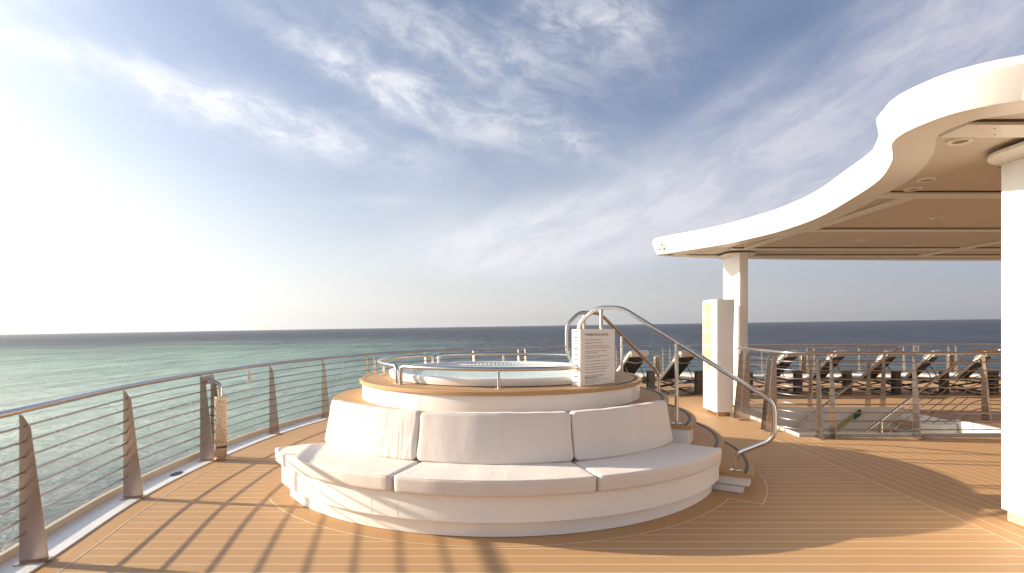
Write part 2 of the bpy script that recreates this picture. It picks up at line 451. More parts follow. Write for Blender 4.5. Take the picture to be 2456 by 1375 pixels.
# ------------------------------------------------------------------ deck outline (rail line)
RP = [(-3.0, -9), (-3.0, -5), (-3.0, -2.4), (-3.02, -.5), (-3.1, 1.2), (-3.3, 2.9), (-3.5, 4.0), (-3.80, 5.5), (-3.89, 7.0), (-3.79, 8.7), (-3.45, 10.3),
      (-2.89, 11.98), (-1.57, 13.63), (.30, 15.30), (1.9, 16.2), (4.05, 16.83), (6.5, 17.3), (11.65, 17.88), (15.7, 18.04), (22, 17.6), (30, 16.2)]
path = catmull(RP); NRM = normals(path, 1)      # travelling away from us, left = outboard
def offs(o): return [(p[0] + n[0] * o, p[1] + n[1] * o) for p, n in zip(path, NRM)]
XR, YB = 30, -9
deckpoly = offs(-.16)[::-1]; deckpoly = [p for p in deckpoly] + [(XR, YB)]
deckpoly = [(XR, YB)] + [p for p in offs(-.16)[::-1]]
HX0, HX1, HY0, HY1 = 4.42, 7.85, 8.55, 11.2
dk = MB()
def flat(mb, poly, z):
    if len(poly) > 2: mb.add([(p[0], p[1], z) for p in poly], [tuple(range(len(poly)))])
flat(dk, clip(deckpoly, 0, HX0, True), 0); mid = clip(clip(deckpoly, 0, HX0, False), 0, HX1, True)
flat(dk, clip(mid, 1, HY0, True), 0); flat(dk, clip(mid, 1, HY1, False), 0); flat(dk, clip(deckpoly, 0, HX1, False), 0)
bm = bmesh.new(); 
deck = tag(put('deck', dk, 'deck', smooth=0), kind='structure')
bm.from_mesh(deck.data); bmesh.ops.triangulate(bm, faces=bm.faces, ngon_method='EAR_CLIP')
for f in bm.faces:
    if f.normal.z < 0: f.normal_flip()
bm.to_mesh(deck.data); bm.free()
# margin board and its caulk line along the edge
bb = MB().sweep(path, NRM, [(-.14, -.02), (-.34, -.02), (-.34, .0014), (-.14, .0014)])
tag(put('deck_margin', bb, 'teak'), kind='structure')
cb = MB().sweep(path, NRM, [(-.334, .0016), (-.343, .0016), (-.343, .0024), (-.334, .0024)])
tag(put('caulk_line', cb, 'caulk'), kind='structure')
wb = MB().sweep(path, NRM, [(.12, -.3), (.12, .012), (-.158, .012), (-.158, -.3)])
tag(put('waterway', wb, 'sill'), kind='structure')
kb = MB().sweep(path, NRM, [(.16, -.4), (.16, .075), (.122, .075), (.122, -.4)])
tag(put('toe_rail', kb, 'beige'), kind='structure')
hb = MB().sweep(path, NRM, [(.15, -25.5), (.15, -.41), (-.4, -.41), (-.4, -25.5)])
tag(put('ship_hull', hb, 'white'), kind='structure')

C = (-.13, 7.0)
def P(R, a): return (C[0] + R * cos(radians(a)), C[1] + R * sin(radians(a)))
# plain borders round the whirlpool, with caulk lines
bd = MB(); a0, a1 = -150, -34.0
bd.lathe([(1.0, -.02), (2.72, -.02), (2.72, .0014), (1.0, .0014)], C, -180, -34, 90)
bd.lathe([(1.0, -.02), (3.03, -.02), (3.03, .0022), (1.0, .0022)], C, -34, 40, 60)
tag(put('deck_border', bd, 'teak'), kind='structure')
cl_ = MB().lathe([(2.716, .0016), (2.724, .0016), (2.724, .0026), (2.716, .0026)], C, -146, -34, 90)
cl_.lathe([(3.026, .0024), (3.034, .0024), (3.034, .0034), (3.026, .0034)], C, -34, 40, 60)
p0, p1 = P(2.72, -34), P(3.038, -34)
d = Vector((p1[0] - p0[0], p1[1] - p0[1])).normalized()
cl_.obox(((p0[0] + p1[0]) / 2, (p0[1] + p1[1]) / 2), d, (-d.y, d.x), .159, .004, .0005, .0034)
p0, p1 = P(2.50, -146), P(2.728, -146); d = Vector((p1[0] - p0[0], p1[1] - p0[1])).normalized()
cl_.obox(((p0[0] + p1[0]) / 2, (p0[1] + p1[1]) / 2), d, (-d.y, d.x), .114, .004, .0005, .0026)
tag(put('border_caulk', cl_, 'caulk'), kind='structure')

# ------------------------------------------------------------------ railing posts
def post_profile(mb, base, out, H, w0, w1, th=.014, z0=.012, back=.0):
    """tapering flat steel post: base = outboard foot point, out = unit vector pointing inboard"""
    o = Vector((out[0], out[1], 0)); b = Vector((base[0], base[1], 0)); t = Vector((-o.y, o.x, 0)) * th
    pr = [(-back, z0), (w0, z0), (w0, z0 + .01), (w1, H - .12), (w1 - .045, H - .045), (-back, H - .03)]
    mb.slab([b + o * q[0] + Vector((0, 0, q[1])) - t / 2 for q in pr], t)
def arclen(path):
    s = [0]
    for a, b in zip(path, path[1:]): s.append(s[-1] + sqrt((a[0] - b[0]) ** 2 + (a[1] - b[1]) ** 2))
    return s
AL = arclen(path)
def at_s(s, path=path, AL=AL):
    for i in range(len(AL) - 1):
        if AL[i + 1] >= s:
            t = (s - AL[i]) / (AL[i + 1] - AL[i]); a, b = path[i], path[i + 1]
            d = Vector((b[0] - a[0], b[1] - a[1])).normalized()
            return (a[0] + (b[0] - a[0]) * t, a[1] + (b[1] - a[1]) * t), (d.x, d.y)
def s_of(y): # arclength where path passes given Y on the port side
    for i in range(len(path) - 1):
        if path[i][1] <= y <= path[i + 1][1]: return AL[i] + (y - path[i][1])
rail = thing('railing', (-3.5, 4.0, 0), 'long curved stainless steel deck-edge railing with thin horizontal bars above the open sea', 'railing')
HR = 1.10
rt = [(p[0], p[1], HR) for p in offs(-.012)]
put('handrail', MB().tube(rt[::1], .0255, 12), 'steel', rail)
for k in range(8):
    z = .985 - .109 * k
    put('rail_bar', MB().tube([(p[0], p[1], z) for p in offs(-.03 - .0 * k)][::2], .0085, 8), 'bar', rail)
s3 = s_of(6.96); posts = []
k = -2
G = 1.52; PER = .24 + 3 * G
for k in range(-2, 9):
    b0 = s3 + k * PER
    for dd in (0, .24, .24 + G, .24 + 2 * G):
        s = b0 + dd
        if .3 < s < AL[-1] - .3: posts.append(s)
for s in posts:
    p, d = at_s(s); inn = (d[1], -d[0])
    if p[1] < 8: inn = (inn[0] * .978 - inn[1] * .21, inn[1] * .978 + inn[0] * .21); d = (-inn[1], inn[0])
    m = MB(); post_profile(m, p, inn, HR - .0, .165, .062)
    m.obox((p[0] + inn[0] * .075, p[1] + inn[1] * .075), inn, d, .10, .045, .0125, .02)
    put('post', m, 'post', rail)
# gusset plate between the paired posts nearest to us
p, d = at_s(s3); q, e = at_s(s3 + .24); inn = (d[1], -d[0])
g = MB()
g.slab([(p[0] + inn[0] * .05, p[1] + inn[1] * .05, HR - .14), (q[0] + inn[0] * .05, q[1] + inn[1] * .05, HR - .14),
        (q[0] + inn[0] * .03, q[1] + inn[1] * .03, HR - .03), (p[0] - d[0] * .02 + inn[0] * .03, p[1] - d[1] * .02 + inn[1] * .03, HR - .035)], (.006, 0, 0))
put('gusset', g, 'post', rail)

# perforated steel cabinet by the paired posts
p, d = at_s(s3 + .10); inn = (d[1], -d[0])
cbx = thing('steel_cabinet', (p[0] + inn[0] * .17, p[1] + inn[1] * .17, 0), 'narrow steel cabinet with perforated front standing against the paired railing posts', 'cabinet')
c0 = (p[0] + inn[0] * .20, p[1] + inn[1] * .20)
fn = Vector((.66, -.75)); fa_ = Vector((.75, .66))      # front faces inboard and towards us
m = MB().obox(c0, fa_, fn, .062, .055, .05, .80)
put('cabinet_body', m, 'bronze', cbx, bevel=.004)
fc = (c0[0] + fn.x * .0565, c0[1] + fn.y * .0565)
put('perforated_panel', MB().obox(fc, fa_, fn, .044, .003, .22, .76), 'perf', cbx)
put('foot', MB().obox(c0, fa_, fn, .05, .04, .0125, .05), 'post', cbx)
put('latch', MB().obox((fc[0] + fn.x * .010, fc[1] + fn.y * .010), fa_, fn, .055, .012, .160, .180), 'dark', cbx, bevel=.003)
for zb in (.22, .36, .50, .64):
    cc = (c0[0] - fa_.x * .0635, c0[1] - fa_.y * .0635)
    put('bolt', MB().obox(cc, fn, fa_, .010, .004, zb, zb + .02), 'dark', cbx)
put('pipe', MB().tube(fillet([(c0[0], c0[1], .79), (c0[0], c0[1], .955), (p[0] + inn[0] * .0 - d[0] * .02, p[1] - d[1] * .02, 1.03)], .05), .024, 12), 'steel', cbx)

# small plates hanging on the rail
def plate(s, w, z0, z1, label, group=None, lines=True):
    p, d = at_s(s); inn = (d[1], -d[0]); c = (p[0] + inn[0] * .045, p[1] + inn[1] * .045)
    t = thing('notice_plate', (c[0], c[1], z0), label, 'notice plate', group)
    put('plate', MB().obox(c, d, inn, w / 2, .003, z0, z1), 'plaque', t)
    if lines:
        m = MB(); cc = (c[0] + inn[0] * .0045, c[1] + inn[1] * .0045)
        zz = z1 - .05
        while zz > z0 + .02:
            m.obox(cc, d, inn, w / 2 * random.uniform(.4, .7), .0008, zz, zz + .006); zz -= .018
        put('print', m, 'ink', t)
    return t
plate(s3 + .24 + .88, .075, .88, 1.065, 'small white notice plate hung under the handrail right of the perforated cabinet')
plate(s_of(10.3) + .55, .018, .55, .99, 'slim vertical steel strip fixed on the rail bars left of the whirlpool', lines=False)
def s_x(xpx):  # arclength on the stern stretch seen at a given bearing
    best = min(range(len(path)), key=lambda i: abs(path[i][0] / max(path[i][1], .1) - (xpx - 1228) / 1338) + (0 if path[i][1] > 9 else 9))
    return AL[best]
plate(s_x(2197), .20, .86, 1.065, 'white notice plate on the stern railing above the deck loungers', lines=True)
def farbox(xpx, label):
    p, d = at_s(s_x(xpx)); inn = (d[1], -d[0]); c = (p[0] + inn[0] * .22, p[1] + inn[1] * .22)
    t = thing('steel_cabinet', (c[0], c[1], 0), label, 'cabinet', 'steel cabinets at the railing')
    put('cabinet_body', MB().obox(c, d, inn, .085, .055, .03, .80), 'post', t, bevel=.004)
    f = (c[0] + inn[0] * .0565, c[1] + inn[1] * .0565)
    put('perforated_panel', MB().obox(f, d, inn, .06, .003, .20, .75), 'perf', t)
cbx['group'] = 'steel cabinets at the railing'
farbox(1570, 'small steel cabinet at the stern railing between the two leftmost loungers')
farbox(1916, 'small steel cabinet at the stern railing, second from the left of those behind the loungers')
farbox(2268, 'small steel cabinet at the stern railing behind the gap before the rightmost loungers')
# drain grate in the waterway
p, d = at_s(s3 - .62); inn = (d[1], -d[0])
dr = MB(); cx, cy = p[0] + inn[0] * .06, p[1] + inn[1] * .06
ring = [(cx + d[0] * .10 * cos(a) + inn[0] * .045 * sin(a), cy + d[1] * .10 * cos(a) + inn[1] * .045 * sin(a)) for a in [2 * pi * k / 24 for k in range(24)]]
dr.prism(ring, .008, .018)
tag(put('drain_grate', dr, 'dark', loc=(cx, cy, 0)), 'oval dark drain grate in the white waterway below the railing', 'drain')

# ------------------------------------------------------------------ whirlpool
wp = thing('whirlpool', (C[0], C[1], 0), 'round raised white whirlpool with teak rim, pale green water and curved side steps', 'whirlpool')
ST = [(2.91, .215), (2.61, .43), (2.32, .645), (2.02, .86), (1.72, 1.075)]
TH = .042
# core platform walls (disk and tread A run all the way round)
wl = MB().lathe([(.6, .862), (1.69, .862), (1.69, 1.075 - TH), (.6, 1.075 - TH)], C, n=128)
pw = put('platform_wall', wl, 'white', wp)
for a in (-142, -118, -96, -62, -30):
    put('weld_seam', MB().lathe([(1.688, .863), (1.6912, .863), (1.6912, 1.03), (1.688, 1.03)], C, a, a + .25, 2), 'white', pw)
top = MB().lathe([(1.30, 1.075 - TH), (1.712, 1.075 - TH), (1.72, 1.075 - TH + .006), (1.72, 1.067), (1.712, 1.075), (1.30, 1.075)], C, n=128)
tp = put('rim_decking', top, 'teak', wp)
put('inlay_line', MB().lathe([(1.655, 1.07), (1.660, 1.07), (1.660, 1.0765), (1.655, 1.0765)], C, 60, 318, 120), 'dark', tp)
gm = MB()
for r in (1.632, 1.652): gm.lathe([(r, 1.07), (r + .012, 1.07), (r + .012, 1.079), (r, 1.079)], C, -42, 48, 50)
put('grip_strip', gm, 'rubber', tp)
ends = {0: (-30, 34), 1: (-30, 34), 2: (-30, 34)}
for i, (Ro, z) in enumerate(ST[:4]):
    if i == 3: e0, e1, nn = 0, 360, 128
    else: e0, e1, nn = -30, 34, 60
    zb = .0 if i == 0 else ST[i - 1][1] + .0
    Ri = 1.2
    m = MB()
    z0 = .085 if i == 0 else ST[i - 1][1] + .001
    m.lathe([(Ri, z0), (Ro - .035, z0), (Ro - .035, z - TH - .001), (Ri, z - TH - .001)], C, e0 + (.6 if i < 3 else 0), e1, nn)
    st = put('step', m, 'white', wp)
    t = MB().lathe([(Ri, z - TH), (Ro - .008, z - TH), (Ro, z - TH + .007), (Ro, z - .008), (Ro - .008, z), (Ri, z)], C, e0, e1, nn)
    put('tread', t, 'teak', st)
    g2 = MB()
    for r in (Ro - .088, Ro - .068): g2.lathe([(r, z - .004), (r + .012, z - .004), (r + .012, z + .004), (r, z + .004)], C, -29.5 if i < 3 else -40, 33.5, 60)
    put('grip_strip', g2, 'rubber', st)
    if i == 0:
        put('kick_plinth', MB().lathe([(1.5, .006), (2.815, .006), (2.815, .072), (1.5, .072)], C, e0 + 1.0, e1, nn), 'white', st)
        put('shadow_gap', MB().lathe([(1.5, .0725), (2.79, .0725), (2.79, .0845), (1.5, .0845)], C, e0 + 1.4, e1, nn), 'dark', st)
# back wall under tread A where there are no steps
put('base_wall', MB().lathe([(1.3, .006), (1.97, .006), (1.97, .815), (1.3, .815)], C, n=96), 'white', wp)
# tub: rounded rim, overflow grille, water
tb = MB().lathe([(1.28, 1.076), (1.335, 1.077), (1.362, 1.085), (1.375, 1.12), (1.383, 1.15), (1.378, 1.163), (1.36, 1.169), (1.31, 1.170), (1.285, 1.166),
                 (1.275, 1.155), (1.272, 1.13), (1.10, 1.118), (1.06, 1.09), (.98, .90), (.95, .85), (.90, .85), (.94, 1.0), (1.20, 1.06)], C, n=160)
tub = put('tub', tb, 'tub', wp, smooth=50)
gr = MB()
for k in range(130):
    a = 360 * k / 130
    p0, p1 = P(1.115, a), P(1.262, a); d = Vector((cos(radians(a)), sin(radians(a))))
    z0, z1 = 1.132, 1.146
    w_ = .026 / 2; tx, ty = -d.y * w_, d.x * w_
    gr.add([(p0[0] - tx, p0[1] - ty, z0), (p0[0] + tx, p0[1] + ty, z0), (p1[0] + tx, p1[1] + ty, z1), (p1[0] - tx, p1[1] - ty, z1),
            (p0[0] - tx, p0[1] - ty, z0 - .02), (p0[0] + tx, p0[1] + ty, z0 - .02), (p1[0] + tx, p1[1] + ty, z1 - .02), (p1[0] - tx, p1[1] - ty, z1 - .02)],
           [(0, 1, 2, 3), (4, 7, 6, 5), (0, 4, 5, 1), (1, 5, 6, 2), (2, 6, 7, 3), (3, 7, 4, 0)])
gr.lathe([(1.10, 1.118), (1.116, 1.118), (1.116, 1.134), (1.10, 1.134)], C, n=128)
put('overflow_grille', gr, 'tub', tub)
put('overflow_channel', MB().lathe([(1.118, 1.1195), (1.262, 1.1305), (1.262, 1.128), (1.118, 1.117)], C, n=96), 'grey', tub)
wt = MB(); n = 96; wt.add([(C[0], C[1], 1.124)] + [(*P(1.108, 360 * k / n), 1.124) for k in range(n)], [(0, 1 + k, 1 + (k + 1) % n) for k in range(n)])
put('water', wt, 'pool', wp, smooth=0)
# two moulded steps-like ribs on the tub's left front
rb = MB()
for a in (-140, -134.5): rb.lathe([(1.335, 1.077), (1.345, 1.077), (1.3885, 1.155), (1.375, 1.158)], C, a, a + 2.6, 6)
put('tub_rib', rb, 'plaque', tub)

# low guard rails round the tub
def guard(a0, a1, mids, label):
    R_, zt, zb = 1.50, 1.268, 1.075
    m0 = P(R_, (a0 + a1) / 2)
    t = thing('guard_rail', (m0[0], m0[1], zb), label, 'guard rail', 'low steel guard rails round the tub')
    n = int(abs(a1 - a0) / 3)
    pts = [(*P(R_, a0), zb + .004), (*P(R_, a0), zt - .055)]
    da = 2.1
    for j in range(1, 6):
        q = j / 5; pts.append((*P(R_, a0 + da * (1 - cos(q * pi / 2))), zt - .055 + .055 * sin(q * pi / 2)))
    for j in range(1, n): pts.append((*P(R_, a0 + da + (a1 - a0 - 2 * da) * j / n), zt))
    for j in range(0, 5):
        q = 1 - j / 5; pts.append((*P(R_, a1 - da * (1 - cos(q * pi / 2))), zt - .055 + .055 * sin(q * pi / 2)))
    pts += [(*P(R_, a1), zt - .055), (*P(R_, a1), zb + .004)]
    put('rail_tube', MB().tube(pts, .021, 14), 'steel', t)
    for a in mids: put('post', MB().tube([(*P(R_, a), zb + .004), (*P(R_, a), zt - .01)], .017, 12), 'steel', t)
    for a in [a0, a1] + mids:
        put('flange', MB().lathe([(0.001, zb + .001), (.042, zb + .001), (.042, zb + .007), (.001, zb + .009)], P(R_, a), n=20), 'steel', t)
guard(-134.5, -49, [-90], 'low front guard rail bending along the teak rim, in front of the water')
guard(133, 222.5, [178], 'low guard rail curving round the left end of the tub')
guard(49, 129, [90], 'low guard rail behind the tub, on the far side of the water')

# handrails of the steps
def rp(a, prof): return [(*P(r, a), z) for r, z in prof]
def flange(t, a, r, z): put('flange', MB().lathe([(.001, z + .001), (.055, z + .001), (.055, z + .008), (.03, z + .011), (.001, z + .011)], P(r, a), n=24), 'steel', t)
h1 = thing('stair_handrail', (*P(2.745, -28), .215), 'front steel tube handrail beside the whirlpool steps, bending down onto the lowest step', 'handrail', 'whirlpool step handrails')
put('rail_tube', MB().tube(fillet(rp(-28, [(2.745, .22), (2.745, .385), (3.10, .57), (3.10, .935), (1.545, 1.90), (1.25, 1.905), (1.03, 1.73), (1.03, 1.30), (1.12, 1.16)]), .10, 9), .0245, 16), 'steel', h1)
for r, z0, z1 in ((2.15, .645, 1.50), (1.305, 1.17, 1.89)):
    put('post', MB().tube(rp(-28, [(r, z0 + .004), (r, z1)]), .021, 14), 'steel', h1); flange(h1, -28, r, z0)
flange(h1, -28, 2.745, .215)
h2 = thing('stair_handrail', (*P(2.68, 30), .43), 'rear steel tube handrail on the far side of the whirlpool steps', 'handrail', 'whirlpool step handrails')
put('rail_tube', MB().tube(fillet(rp(30, [(2.68, .22), (2.68, .99), (1.57, 1.87), (1.22, 1.885), (1.0, 1.71), (1.0, 1.33), (1.12, 1.16)]), .10, 9), .0245, 16), 'steel', h2)
for r, z0, z1 in ((1.965, .86, 1.55), (1.29, 1.17, 1.87)):
    put('post', MB().tube(rp(30, [(r, z0 + .004), (r, z1)]), .021, 14), 'steel', h2); flange(h2, 30, r, z0)

# sign
sg0 = Vector((.697, 5.69)); u = Vector((.422, .37)).normalized(); v = Vector((-u.y, u.x))
sg = thing('rules_sign', (sg0.x, sg0.y, 1.075), 'white box sign headed WHIRLPOOL RULES standing on the teak rim', 'sign')
SW, SDp, SH = .56, .118, .585
cen = sg0 + u * SW / 2 + v * SDp / 2
sbod = put('sign_body', MB().obox(cen, u, v, SW / 2, SDp / 2, 1.0765, 1.0765 + SH), 'white', sg, bevel=.004)
for k in range(10):
    sl = MB()
    zc = 1.075 + SH - .03 - k * .0575
    c = sg0 + v * SDp * .5 - u * .001
    sl.obox(c, u, v, .0025, .024, zc, zc + .011)
    put('vent_slot', sl, 'dark', sg)
def lettering(parent, items, origin, ux, uz, mat='ink'):
    root = parent
    while root.parent: root = root.parent
    L = Vector(root['_o'])
    dg = None
    for txt, x, z, size, wid in items:
        cu = bpy.data.curves.new('lettering', 'FONT'); cu.body = txt; cu.size = size; cu.offset = size * (.022 if size > .02 else .012)
        o = bpy.data.objects.new('lettering', cu); COL.objects.link(o)
        bpy.context.view_layer.update(); dg = bpy.context.evaluated_depsgraph_get()
        me = bpy.data.meshes.new_from_object(o.evaluated_get(dg))
        xs = [q.co.x for q in me.vertices]; k = wid / (max(xs) - min(xs)) if xs else 1
        nrm = ux.cross(uz) * -1
        vs = [origin + ux * (x + (q.co.x - min(xs)) * k) + uz * (z + q.co.y) + ux.cross(uz) * .0015 for q in me.vertices]
        allm = MB().add(vs, [tuple(p.vertices) for p in me.polygons])
        bpy.data.objects.remove(o); bpy.data.curves.remove(cu); bpy.data.meshes.remove(me)
        put('lettering', allm, mat, parent, smooth=0, recalc=False)
TXT = [('WHIRLPOOL RULES', .155, .0, .041, .375)]
rows = [(.231, 'OPEN FROM 8:00AM TO 8:00PM', .255), (.302, 'MAXIMUM DEPTH: .80M / 2FT. 8IN.', .285), (.372, 'IN CASE OF EMERGENCY PLEASE CALL 000', .355),
        (.418, 'THE PHONE IS LOCATED BY THE MAIN ENTRANCE', .415), (.487, 'CHILDREN MUST BE OVER 12 YEARS OLD', .34), (.532, 'TO USE THE WHIRLPOOL', .21),
        (.600, 'CHILDREN UNDER 16 YEARS OLD MUST BE', .355), (.645, 'ACCOMPANIED BY AN ADULT', .24), (.715, 'PLEASE SHOWER BEFORE USING THE WHIRLPOOL', .415),
        (.785, 'FOOD AND DRINKS ARE NOT PERMITTED', .34), (.855, 'GUESTS ARE REQUESTED TO KEEP WHIRLPOOL', .395), (.905, 'SESSIONS TO A MAXIMUM OF 15 MINUTES', .35),
        (.972, 'MAXIMUM TEMPERATURE: 104\u00b0F / 40\u00b0C', .32), (1.045, 'BATHER LOAD FOR THE WHIRLPOOL', .31), (1.09, 'MAXIMUM 8 PERSONS', .18)]
its = [('WHIRLPOOL RULES', .068, SH - .067, .0315, .375)]
for q, tx, wd in rows: its.append((tx, .070, SH - .010 - q * .455, .0125, wd))
for k, wd in enumerate((.30, .23, .38, .24, .15)):
    its.append(('PLEASE SEE YOUR NURSE OR DOCTOR BEFORE USE IF UNWELL'[:int(wd * 130)], .070, .088 - k * .0155, .0085, wd))
lettering(sg, its, Vector((sg0.x, sg0.y, 1.0765)), Vector((u.x, u.y, 0)), Vector((0, 0, 1)))

# ------------------------------------------------------------------ curved bench and cushions
bn = thing('curved_bench', (*P(2.4, -90), 0), 'long curved white built-in bench wrapped round the front of the whirlpool', 'bench')
bs_ = put('bench_body', MB().lathe([(1.98, .130), (2.575, .130), (2.60, .142), (2.60, .345), (2.59, .356), (1.98, .356)], C, -146.5, -30.7, 110), 'white', bn)
put('plinth', MB().lathe([(1.98, .006), (2.53, .006), (2.53, .1295), (1.98, .1295)], C, -145.2, -31.0, 110), 'white', bn)
put('back_panel', MB().lathe([(1.985, .357), (2.06, .357), (2.04, .84), (1.985, .84)], C, -145.5, -35.5, 90), 'white', bn)
for a in (-130, -113.5, -108, -70, -52): put('panel_seam', MB().lathe([(2.598, .146), (2.6012, .146), (2.6012, .343), (2.598, .343)], C, a, a + .13, 2), 'white', bs_)
for a in (-116, -101, -60): put('panel_seam', MB().lathe([(2.528, .01), (2.5312, .01), (2.5312, .128), (2.528, .128)], C, a, a + .13, 2), 'white', bs_)

def cushion(name, prof_fn, a0, a1, Rm, mat, label, cat, group, puff=.012, nseg=44):
    """soft sector cushion: rounded profile swept round the centre, pinched at its two ends"""
    m = MB(); V = []; UV = []; F = []
    prof = prof_fn(); np_ = len(prof)
    cr = sum(p[0] for p in prof) / np_; cz = sum(p[1] for p in prof) / np_
    er = .045 / Rm * 57.2958     # end rounding in degrees
    angs = []
    for k in range(7):
        q = k / 6 * pi / 2; angs.append((a0 + er * (1 - sin(q)) if False else a0 + er * (1 - cos(q)), .045 * (1 - sin(q))))
    body = [(a0 + er + (a1 - a0 - 2 * er) * k / nseg, 0) for k in range(1, nseg)]
    tail = [(a1 - (a - a0), i) for a, i in angs][::-1]
    seq = angs + body + tail
    rnd = random.Random(hash(round(a0 * 3 + cz * 100)))
    ph = [rnd.uniform(0, 6) for _ in range(4)]
    for a, ins in seq:
        t = (a - a0) / (a1 - a0); pf = puff * sin(pi * max(0, min(1, t))) ** .5 * (1 + .25 * sin(9 * t + ph[0])) + .0025 * sin(31 * t + ph[1])
        L = 0; last = None
        for r, z in prof:
            vx, vz = r - cr, z - cz; l = sqrt(vx * vx + vz * vz)
            kk = (l - ins + pf * .6) / l
            rr, zz = cr + vx * kk, cz + vz * kk
            V.append((C[0] + rr * cos(radians(a)), C[1] + rr * sin(radians(a)), zz))
            if last: L += sqrt((r - last[0]) ** 2 + (z - last[1]) ** 2)
            last = (r, z); UV.append((radians(a) * Rm, L))
    for i in range(len(seq) - 1):
        for k in range(np_):
            l = (k + 1) % np_; F.append((i * np_ + k, i * np_ + l, (i + 1) * np_ + l, (i + 1) * np_ + k))
    F.append(tuple(range(np_))[::-1]); F.append(tuple(range((len(seq) - 1) * np_, len(seq) * np_)))
    m.add(V, F); m.uv = UV
    c = P(cr, (a0 + a1) / 2)
    t = thing(name, (c[0], c[1], min(p[1] for p in prof)), label, cat, group)
    put('cushion_cover', m, mat, t, smooth=75)
    pp = []
    # welt seam near the upper front edge
    kx = max(range(np_), key=lambda k: prof[k][0] * .6 + prof[k][1] * 1.0)
    for i in range(4, len(seq) - 4): pp.append(V[i * np_ + kx])
    put('piping', MB().tube(pp, .0035, 6), 'fabric', t)
    return t
def rr_prof(quad, rad, seg=5):
    """rounded polygon profile from corner points"""
    Q = [Vector((*q, 0)) for q in quad]; out = []
    for i in range(len(Q)):
        a, b, c = Q[i - 1], Q[i], Q[(i + 1) % len(Q)]
        p0 = b + (a - b).normalized() * rad; p1 = b + (c - b).normalized() * rad
        for k in range(seg + 1):
            t = k / seg; q = p0 * (1 - t) ** 2 + b * 2 * t * (1 - t) + p1 * t * t; out.append((q.x, q.y))
        # mid edge points
        for f in (.33, .66):
            n0 = c + (b - c).normalized() * rad; q = p1 * (1 - f) + n0 * f; out.append((q.x, q.y))
    return out
seatp = lambda: rr_prof([(2.00, .362), (2.665, .362), (2.675, .497), (2.00, .500)], .028)
backp = lambda: rr_prof([(2.065, .505), (2.20, .505), (2.125, .925), (2.03, .925)], .026)
GS, GB = 'seat cushions on the curved bench', 'back cushions on the curved bench'
cushion('seat_cushion', seatp, -146.2, -108.45, 2.6, 'fabric', 'leftmost seat cushion on the curved bench, striped by railing shadows', 'cushion', GS)
cushion('seat_cushion', seatp, -108.1, -72.2, 2.6, 'fabric', 'middle seat cushion on the curved bench', 'cushion', GS)
cushion('seat_cushion', seatp, -71.85, -34.6, 2.6, 'fabric', 'rightmost seat cushion on the curved bench, in shade near the steps', 'cushion', GS)
cushion('back_cushion', backp, -145.6, -109.4, 2.12, 'creased', 'sunlit leftmost back cushion with vertical creases in its fabric', 'cushion', GB)
cushion('back_cushion', backp, -109.1, -72.0, 2.12, 'fabric', 'middle back cushion leaning behind the bench seat', 'cushion', GB)
cushion('back_cushion', backp, -71.7, -35.2, 2.12, 'fabric', 'rightmost back cushion beside the whirlpool step handrail', 'cushion', GB)

# ------------------------------------------------------------------ canopy
FE = [(30, 12.65), (20, 12.6), (10.9, 12.5), (7.1, 12.36), (4.56, 12.06), (3.6, 11.82), (3.12, 11.62), (2.98, 11.45)]
NE = [(3.10, 11.25), (3.50, 10.55), (3.79, 9.95), (4.07, 8.9), (4.14, 8.1), (4.09, 7.35), (3.90, 6.45), (3.67, 5.59), (3.38, 4.97), (3.18, 4.66), (3.02, 4.43), (2.95, 4.18), (2.99, 3.88), (3.10, 3.715),
      (3.29, 3.586), (3.7, 3.43), (4.5, 3.28), (6, 3.2), (30, 3.2)]
cpath = catmull(FE + NE, .1); CN = normals(cpath, -1)
# travelling from far right, along far edge to the tip, then towards us: outside is to the right-hand side
if (Vector(CN[0]).y < 0): CN = [(-a, -b) for a, b in CN]
can = thing('canopy', (4.5, 8, 0), 'large white shade canopy with an S-curved edge, tan ceiling and two flat white columns', 'canopy')
ZC = 3.15
fsm = MB().sweep(cpath, CN, [(0, ZC), (.10, ZC + .23), (.105, ZC + .25), (.05, ZC + .335), (-.5, ZC + .375), (-.5, ZC + .30), (-.03, ZC + .05)])
def taper(y): return .81 + .21 * min(1, max(0, (y - 3.9) / 2.6))      # the band is slimmer at its near end
fsm.v = [(a, b, ZC + (c - ZC) * taper(b)) for a, b, c in fsm.v]
put('fascia', fsm, 'roofwhite', can)
def coff(o): return [(p[0] + n[0] * o, p[1] + n[1] * o) for p, n in zip(cpath, CN)]
sf = MB().sweep(cpath, CN, [(-.006, ZC + .001), (-.006, ZC + .035), (-.285, ZC + .035), (-.285, ZC + .001)])
so_ = put('soffit_margin', sf, 'soffit', can)
def polyface(mb, poly, z):
    mb.add([(p[0], p[1], z) for p in poly], [tuple(range(len(poly)))])
from mathutils.geometry import tessellate_polygon
def inset_poly(o):
    out = []
    for q in coff(-o)[::2]:
        if min((q[0] - p[0]) ** 2 + (q[1] - p[1]) ** 2 for p in cpath) >= (o * .985) ** 2: out.append(q)
    return out
def tess(poly, z):
    tr = tessellate_polygon([[Vector((p[0], p[1], 0)) for p in poly]]); m = MB()
    m.add([(p[0], p[1], z) for p in poly], [tuple(t) for t in tr]); return m
put('ceiling', tess(inset_poly(.2), ZC + .022), 'ceiling', can, smooth=0)
put('roof', tess(inset_poly(.45), ZC + .28), 'roofwhite', can, smooth=0)
